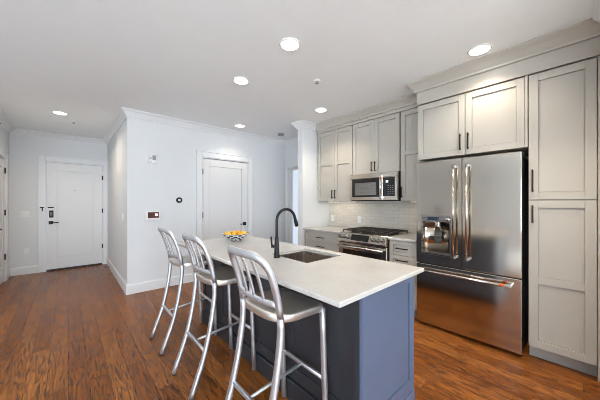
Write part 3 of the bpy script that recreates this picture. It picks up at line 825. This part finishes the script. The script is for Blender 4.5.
def outlet(name, fr, u, v, label, cat, kind='outlet', w=.072, h=.115):
    root = thing(name, label, cat, fr.p(u, v - h / 2, 0))
    build('cover_plate', MB().box(u - w / 2, u + w / 2, v - h / 2, v + h / 2, 0, .006, .002, fr), M['plastic'], root)
    if kind == 'outlet':
        for dv in (-.022, .022): build('socket', MB().box(u - .016, u + .016, v + dv - .014, v + dv + .014, .006, .008, .001, fr), M['plastic'], root)
    else:
        build('rocker', MB().box(u - .016, u + .016, v - .034, v + .034, .006, .010, .002, fr), M['plastic'], root)
    return root
frs = facing_minus_x(XR - .0135)
outlet('wall_outlet', frs, 3.055, 1.06, 'white outlet on the tiled backsplash near the corner, left one of two', 'outlet')
outlet('wall_outlet', frs, 2.475, 1.06, 'white outlet on the tiled backsplash just left of the range', 'outlet')

# under-cabinet light strips
for nm, y0, y1, lab in (('under_cabinet_light', 2.46, 3.04, 'slim lit light strip under the corner wall cabinet'), ('under_cabinet_light', 1.33, 1.56, 'slim lit light strip under the narrow wall cabinet by the refrigerator')):
    root = thing(nm, lab, 'light', (3.43, (y0 + y1) / 2, 1.3585))
    build('housing', MB().box(3.41, 3.45, y0, y1, 1.348, 1.3595, .001), M['plastic'], root)
    build('lens', MB().box(3.415, 3.445, y0 + .01, y1 - .01, 1.3455, 1.348, 0), M['strip'], root)
    l = area_light('strip_lamp', (3.43, (y0 + y1) / 2, 1.343), (0, 0, 0), .03, y1 - y0, 0.55 * (y1 - y0) / .58, (1.0, .84, .62))
    l.parent = root; l.location = Vector(l.location) - root.location

# ------------------------------------------------------------------ range
XG = 2.905
rg = thing('gas_range', 'stainless steel gas range with black grates between the base cabinets', 'range', (3.23, (YRG0 + YRG1) / 2, 0))
fr = facing_minus_x(XG)
mb = MB(); mb.box(XG + .03, XR - .016, YRG0 + .004, YRG1 - .004, .06, .905, .002); build('body', mb, M['fridgeside'], rg)
mb = MB(); mb.box(XG + .01, XR - .016, YRG0, YRG1, .905, .921, .004); build('cooktop', mb, M['steel'], rg)
# sloping control panel
mb = MB()
pr = [(XG + .03, .795), (XG - .035, .795), (XG - .035, .812), (XG + .012, .917), (XG + .03, .917)]
A = [mb.bm.verts.new((x, YRG0 + .002, z)) for x, z in pr]; B = [mb.bm.verts.new((x, YRG1 - .002, z)) for x, z in pr]
for i in range(5): mb.bm.faces.new((A[i], A[(i + 1) % 5], B[(i + 1) % 5], B[i]))
mb.bm.faces.new(A); mb.bm.faces.new(B[::-1])
cp = build('control_panel', mb, M['steel'], rg)
nrm = Vector((-.105, 0, .047)).normalized(); upv = Vector((.047, 0, .105)).normalized()
pf = Frame(Vector((XG - .035, 0, .812)), (0, 1, 0), upv, nrm)
yc = (YRG0 + YRG1) / 2
mb = MB(); mb.box(yc - .125, yc + .150, .015, .098, 0, .004, .001, pf); dp = build('display', mb, M['blackgloss'], cp, label='black glass touch display')
for k in (-1, 0, 1):
    for s_ in (-1, 1):
        u = yc + s_ * .265 + k * .068 + .012
        mb = MB(); mb.lathe([(0, 0), (.029, 0), (.029, .006), (.024, .008), (.022, .032), (.019, .036), (0, .036)], pf.p(u, .056, .001), 20, axis=nrm)
        build('knob', mb, M['steeldark'], cp)
# oven door
mb = MB(); mb.box(YRG0 + .006, YRG1 - .006, .225, .782, 0, .035, .004, Frame((XG + .03, 0, 0), (0, 1, 0), (0, 0, 1), (-1, 0, 0)))
od = build('oven_door', mb, M['steel'], rg)
of = facing_minus_x(XG - .005)
build('oven_window', MB().box(YRG0 + .075, YRG1 - .075, .34, .690, 0, .002, .0, of), M['window_glass'], od, label='dark oven window')
mb = MB(); mb.cyl(of.p(YRG0 + .03, .738, .055), of.p(YRG1 - .03, .738, .055), .0135)
for y in (YRG0 + .05, YRG1 - .05): mb.box(y - .012, y + .012, .728, .748, 0, .05, .003, of)
build('oven_handle', mb, M['chrome'], od)
mb = MB(); mb.box(YRG0 + .006, YRG1 - .006, .07, .215, 0, .035, .004, Frame((XG + .03, 0, 0), (0, 1, 0), (0, 0, 1), (-1, 0, 0))); build('drawer', mb, M['steel'], rg)
for y in (YRG0 + .05, YRG1 - .05):
    mb = MB(); mb.cyl((XG + .1, y, 0), (XG + .1, y, .06), .018); build('foot', mb, M['black'], rg)
for k in range(3):
    a = YRG0 + .02 + k * .2385; b_ = a + .2335
    mb = MB(); x0, x1, z0, z1 = XG + .055, XR - .075, .940, .955
    for y in (a, (a + b_) / 2 - .007, b_ - .014): mb.box(x0, x1, y, y + .014, z0, z1, .003)
    for x in (x0, x0 + (x1 - x0) * .25, x0 + (x1 - x0) * .5, x0 + (x1 - x0) * .75, x1 - .014): mb.box(x, x + .014, a, b_, z0, z1 + .002, .003)
    for x in (x0, x1 - .014):
        for y in (a, b_ - .014): mb.box(x, x + .014, y, y + .014, .9205, z0, .002)
    build('grate', mb, M['iron'], rg)
for x in (XG + .19, XG + .46):
    for y in (YRG0 + .135, yc, YRG1 - .135):
        mb = MB(); mb.lathe([(0, 0), (.045, 0), (.045, .010), (.038, .014), (0, .016)], (x, y, .9205), 20); build('burner', mb, M['iron'], rg)

# ------------------------------------------------------------------ microwave
XM = 3.175; MZ0, MZ1 = 1.362, 1.754; MY0, MY1 = 1.622, 2.372
mw = thing('microwave', 'over-the-range stainless steel microwave below the wall cabinets', 'microwave', (3.37, (MY0 + MY1) / 2, MZ0))
build('body', MB().box(XM + .035, XR - .016, MY0, MY1, MZ0 + .012, MZ1, .003), M['black'], mw)
build('bottom_vent', MB().box(XM + .01, XR - .03, MY0 + .01, MY1 - .01, MZ0, MZ0 + .012, .001), M['black'], mw)
fr = facing_minus_x(XM + .034)
YD = 1.835
build('top_band', MB().box(MY0 + .002, MY1, 1.688, MZ1, 0, .034, .003, fr), M['steel'], mw)
md = build('door', MB().box(YD, MY1, MZ0 + .012, 1.686, 0, .034, .003, fr), M['steel'], mw)
ff = facing_minus_x(XM)
dw = build('door_glass', MB().box(YD + .035, MY1 - .035, 1.418, 1.682, 0, .002, .0, ff), M['blackgloss'], md)
build('window', MB().box(YD + .095, MY1 - .085, 1.445, 1.625, .002, .003, 0, ff), M['steeldark'], md, label='mesh window in the door glass')
mb = MB(); mb.cyl(ff.p(YD + .012, 1.395, .04), ff.p(YD + .012, 1.715, .04), .0115)
for v in (1.41, 1.70): mb.box(YD + .002, YD + .022, v - .012, v + .012, 0, .038, .003, ff)
mh = build('door_handle', mb, M['chrome'], md)
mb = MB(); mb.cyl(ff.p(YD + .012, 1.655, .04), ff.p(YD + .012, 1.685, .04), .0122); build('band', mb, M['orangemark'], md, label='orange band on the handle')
pn = build('control_panel', MB().box(MY0 + .002, YD - .003, MZ0 + .012, 1.686, 0, .034, .003, fr), M['steel'], mw)
pg = build('panel_glass', MB().box(MY0 + .035, YD - .012, 1.425, 1.680, 0, .002, 0, ff), M['blackgloss'], mw)
build('clock_display', MB().box(YD - .085, YD - .050, 1.610, 1.640, .002, .003, 0, ff), M['displaymark'], pg, label='pale lit display')
for r_ in range(5):
    for c_ in range(3): build('button', MB().box(MY0 + .055 + c_ * .032, MY0 + .070 + c_ * .032, 1.452 + r_ * .028, 1.459 + r_ * .028, .002, .003, 0, ff), M['greyplastic'], pg)

# ------------------------------------------------------------------ refrigerator
XFf = 2.872; RY0, RY1 = .352, 1.243; RS = .802
rf = thing('refrigerator', 'stainless steel french door refrigerator with water dispenser and bottom freezer', 'refrigerator', (3.2, (RY0 + RY1) / 2, 0))
build('body', MB().box(XFf + .075, XR - .04, RY0 + .006, RY1 - .006, .03, 1.755, .004), M['fridgeside'], rf)
fr = facing_minus_x(XFf + .07)
T = .07
build('door', MB().box(RY0, RS - .002, .686, 1.780, 0, T, .006, fr, 3), M['steel'], rf)
dy0, dy1, dz0, dz1 = .897, 1.190, .785, 1.200
mb = MB()
mb.box(RS + .002, dy0, .686, 1.780, 0, T, .0, fr); mb.box(dy1, RY1, .686, 1.780, 0, T, .0, fr)
mb.box(dy0, dy1, .686, dz0, 0, T, 0, fr); mb.box(dy0, dy1, dz1, 1.780, 0, T, 0, fr); mb.box(dy0, dy1, dz0, dz1, 0, .012, 0, fr)
bmesh.ops.remove_doubles(mb.bm, verts=list(mb.bm.verts), dist=1e-5)
ld = build('door', mb, M['steel'], rf, label='left door with the water dispenser')
ffr = facing_minus_x(XFf)
mb = MB()
mb.box(dy0, dy1, 1.135, dz1, -.055, .004, .003, ffr); mb.box(dy0, dy1, dz0, dz0 + .028, -.055, .012, .003, ffr)
mb.box(dy0, dy0 + .014, dz0, 1.137, -.055, .004, .002, ffr); mb.box(dy1 - .014, dy1, dz0, 1.137, -.055, .004, .002, ffr)
dsp = build('dispenser', mb, M['steeldark'], ld, label='recessed water dispenser')
build('dispenser_display', MB().box(dy0 + .115, dy1 - .065, 1.150, 1.188, .004, .006, .001, ffr), M['display'], ld)
mb = MB()
prv = None               # polished back of the recess, curved like half a cup
for i in range(25):
    a = i / 24 * PI
    y, x = (dy0 + dy1) / 2 + .128 * math.cos(a), XFf + .006 + .046 * math.sin(a)
    nv = [mb.bm.verts.new((x, y, dz0 + .028)), mb.bm.verts.new((x, y, 1.135)), mb.bm.verts.new((x + .004, y, 1.135)), mb.bm.verts.new((x + .004, y, dz0 + .028))]
    if prv:
        for q in range(4):
            f = mb.bm.faces.new((prv[q], prv[(q + 1) % 4], nv[(q + 1) % 4], nv[q])); f.smooth = q in (0, 2)
    else: mb.bm.faces.new(nv)
    prv = nv
mb.bm.faces.new(prv[::-1])
build('recess_back', mb, M['steel'], ld, label='polished curved recess back')
mb = MB(); yq = (dy0 + dy1) / 2 - .015
mb.cyl((XFf + .022, yq, 1.05), (XFf + .022, yq, 1.136), .030, .034); mb.box(XFf + .012, XFf + .024, yq - .035, yq + .035, .905, 1.05, .004)
build('nozzle', mb, M['steeldark'], ld)
mb = MB(); mb.lathe([(0, 0), (.020, 0), (.020, .012), (.017, .015), (0, .015)], ffr.p(dy0 + .028, 1.166, .004), 20, axis=(-1, 0, 0)); build('dial', mb, M['chrome'], ld)
# freezer drawer
fz = build('freezer_drawer', MB().box(RY0, RY1, .035, .678, 0, T, .006, fr, 3), M['steel'], rf)
build('toe_grille', MB().box(XFf + .09, XFf + .11, RY0 + .02, RY1 - .02, 0, .05, .001), M['black'], rf)
def fridge_handle(a, b_, horizontal=False):
    mb = MB()
    if horizontal:
        u0, u1, v = a
        mb.cyl(ffr.p(u0, v, .058), ffr.p(u1, v, .058), .0115)
    else:
        u, v0, v1 = a
        mb.cyl(ffr.p(u, v0, .058), ffr.p(u, v1, .058), .0105)
    return mb
doors = [c for c in rf.children if c.name.startswith('door')]
for par, u in ((doors[0], .748), (doors[1], .862)):
    h_ = build('handle', fridge_handle((u, .780, 1.712), None), M['steel'], par)
    for v in (.795, 1.697): build('handle_bracket', MB().box(u - .011, u + .011, v - .013, v + .013, 0, .069, .003, ffr), M['steeldark'], par)
build('handle', fridge_handle((.412, 1.195, .617), None, True), M['chrome'], fz)
for u in (.428, 1.178): build('handle_bracket', MB().box(u - .016, u + .016, .605, .629, 0, .060, .004, ffr), M['steel'], fz)
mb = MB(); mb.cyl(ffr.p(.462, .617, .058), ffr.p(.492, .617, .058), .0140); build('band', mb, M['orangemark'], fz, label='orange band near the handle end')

# ------------------------------------------------------------------ ceiling fixtures
cans = [((2.05, .22), 'added unseen ceiling light brightening the aisle near the pantry end wall', 5.2), ((1.401, 1.676), 'round recessed ceiling light, above the middle of the island', 1.0), ((1.416, 2.537), 'round recessed ceiling light over the far half of the island', 1.0),  # first can is added out of view to brighten aisle floor and pantry
        ((2.235, 4.040), 'round recessed ceiling light in front of the white closet door', 0.8), ((2.726, 2.558), 'round recessed ceiling light over the aisle before the corner wall cabinet', 2.2),
        ((2.690, .613), 'round recessed ceiling light before the cabinet above the refrigerator', 1.5), ((-.092, 5.274), 'round recessed ceiling light in the entry hall', 2.4)]
cans += [((-1.6, .9), 'added unseen ceiling light in the living room, the one nearest the island', 1.0), ((-3.0, 2.6), 'added unseen ceiling light in the living room, by its far left corner', 1.0), ((-1.2, -2.2), 'added unseen ceiling light in the living room, towards the windows', 1.0)]  # unseen cans added for warm light on the living-room wall and floor

for (x, y), lab, f in cans:
    root = thing('recessed_light', lab, 'ceiling light', (x, y, H - .012), 'recessed ceiling lights')
    mb = MB(); mb.lathe([(.075, .0115), (.075, .004), (.078, .0), (.088, .003), (.092, .0115), (.075, .0115)], (x, y, H - .012), 36); build('trim_ring', mb, M['plastic'], root)
    mb = MB(); mb.lathe([(0, .003), (.075, .003), (.075, .0085), (0, .0085)], (x, y, H - .012), 36); build('lens', mb, M['lens'], root)
    d = bpy.data.lights.new('can_lamp', 'SPOT'); d.energy = CAN_POWER * f; d.color = CAN_COL; d.shadow_soft_size = .045; d.spot_size = math.radians(165 if y > 5 else 105 if y == .22 else 125); d.spot_blend = 0.7
    o = bpy.data.objects.new('can_lamp', d); C.objects.link(o); o.parent = root; o.location = (0, 0, -.01)
def ceiling_disc(name, x, y, r, h, label, cat, mat):
    mb = MB(); mb.lathe([(0, H - .0005), (r, H - .0005), (r, H - h * .5), (r * .85, H - h), (0, H - h)], (x, y, 0), 32)
    return tag(build(name, mb, mat), label, cat)
ceiling_disc('smoke_detector', 3.10, 3.99, .060, .035, 'small round smoke detector on the ceiling near the side passage', 'detector', M['greyplastic'])
for x, y, lab in ((2.047, 1.982, 'small ceiling sprinkler head between the kitchen lights'), (.065, 5.706, 'small ceiling sprinkler head in the entry hall')):
    root = thing('sprinkler_head', lab, 'sprinkler', (x, y, H - .03))
    mb = MB(); mb.lathe([(0, H - .0005), (.038, H - .0005), (.034, H - .008), (.012, H - .010), (0, H - .010)], (x, y, 0), 24); build('escutcheon', mb, M['plastic'], root)
    mb = MB(); mb.cyl((x, y, H - .028), (x, y, H - .009), .009, n=12); mb.cyl((x, y, H - .030), (x, y, H - .027), .020, n=16); build('deflector', mb, M['steeldark'], root)

# ------------------------------------------------------------------ things on the walls
fr = facing_minus_y(YB)
root = thing('touch_panel', 'white-framed control panel with a dark lit screen on the closet wall', 'control panel', (.957, YB, 1.09))
build('panel_frame', MB().box(.856, 1.058, 1.066, 1.206, 0, .022, .004, fr), M['plastic'], root)
sc_ = build('screen', MB().box(.895, 1.044, 1.104, 1.192, .022, .0235, 0, fr), M['screen'], root, label='dark screen')
build('screen_glow', MB().box(.990, 1.032, 1.130, 1.172, .0235, .0242, 0, fr), M['screenorange'], sc_, label='orange patch on the screen')
root = thing('thermostat', 'round black-rimmed thermostat on the closet wall left of the closet door', 'thermostat', (1.348, YB, 1.34))
mb = MB(); mb.lathe([(0, 0), (.046, 0), (.046, .018), (.040, .024), (.022, .024)], fr.p(1.348, 1.379, 0), 32, axis=(0, -1, 0)); mb.lathe([(.022, .024), (0, .023)], fr.p(1.348, 1.379, 0), 32, axis=(0, -1, 0)); build('rim', mb, M['black'], root)
mb = MB(); mb.lathe([(0, .0245), (.021, .0245), (.021, .0265), (0, .027)], fr.p(1.348, 1.379, 0), 28, axis=(0, -1, 0)); build('dial_face', mb, M['plastic'], root)
root = thing('alarm_strobe', 'small white and grey alarm box high on the closet wall', 'alarm', (.957, YB, 1.95))
build('housing', MB().box(.905, 1.010, 1.945, 2.075, 0, .030, .004, fr), M['plastic'], root)
build('strobe_lens', MB().box(.955, 1.002, 1.990, 2.062, .030, .040, .004, fr), M['greyplastic'], root, label='grey strobe lens')
mb = MB()
for k in range(5): mb.box(.913, .945, 1.965 + k * .02, 1.972 + k * .02, .030, .0315, 0, fr)
build('speaker_grille', mb, M['greyplastic'], root)
frh = Frame((XC, 0, 0), (0, 1, 0), (0, 0, 1), (-1, 0, 0))
outlet('light_switch', frh, 4.83, 1.12, 'white light switch on the hall side of the closet corner', 'switch', 'switch')
frb = facing_minus_y(YH)
outlet('light_switch', frb, -.60, 1.12, 'white light switch on the entry wall left of the entry door', 'switch', 'switch', w=.12)
outlet('wall_outlet', frb, -.58, .42, 'white outlet low on the entry wall left of the entry door', 'outlet')
root = thing('door_stop', 'small dark spring door stop on the hall baseboard near the entry door', 'door stop', (XC - .017, 6.33, .06))
mb = MB(); mb.cyl((XC - .017, 6.33, .06), (XC - .085, 6.33, .06), .006, n=10); build('spring', mb, M['bronze'], root)
mb = MB(); mb.cyl((XC - .085, 6.33, .06), (XC - .10, 6.33, .06), .010, n=12); build('rubber_tip', mb, M['rubber'], root)

# ------------------------------------------------------------------ living room behind the camera
root = thing('bounce_rug', 'unseen pale rug added to bounce light up to the ceiling', 'rug', (-2.45, -1.7, 0))  # added out of view as a pale reflector for the ceiling
build('pile', MB().box(-4.2, -.7, -4.9, 1.5, .001, .014, .004), M['rug'], root)
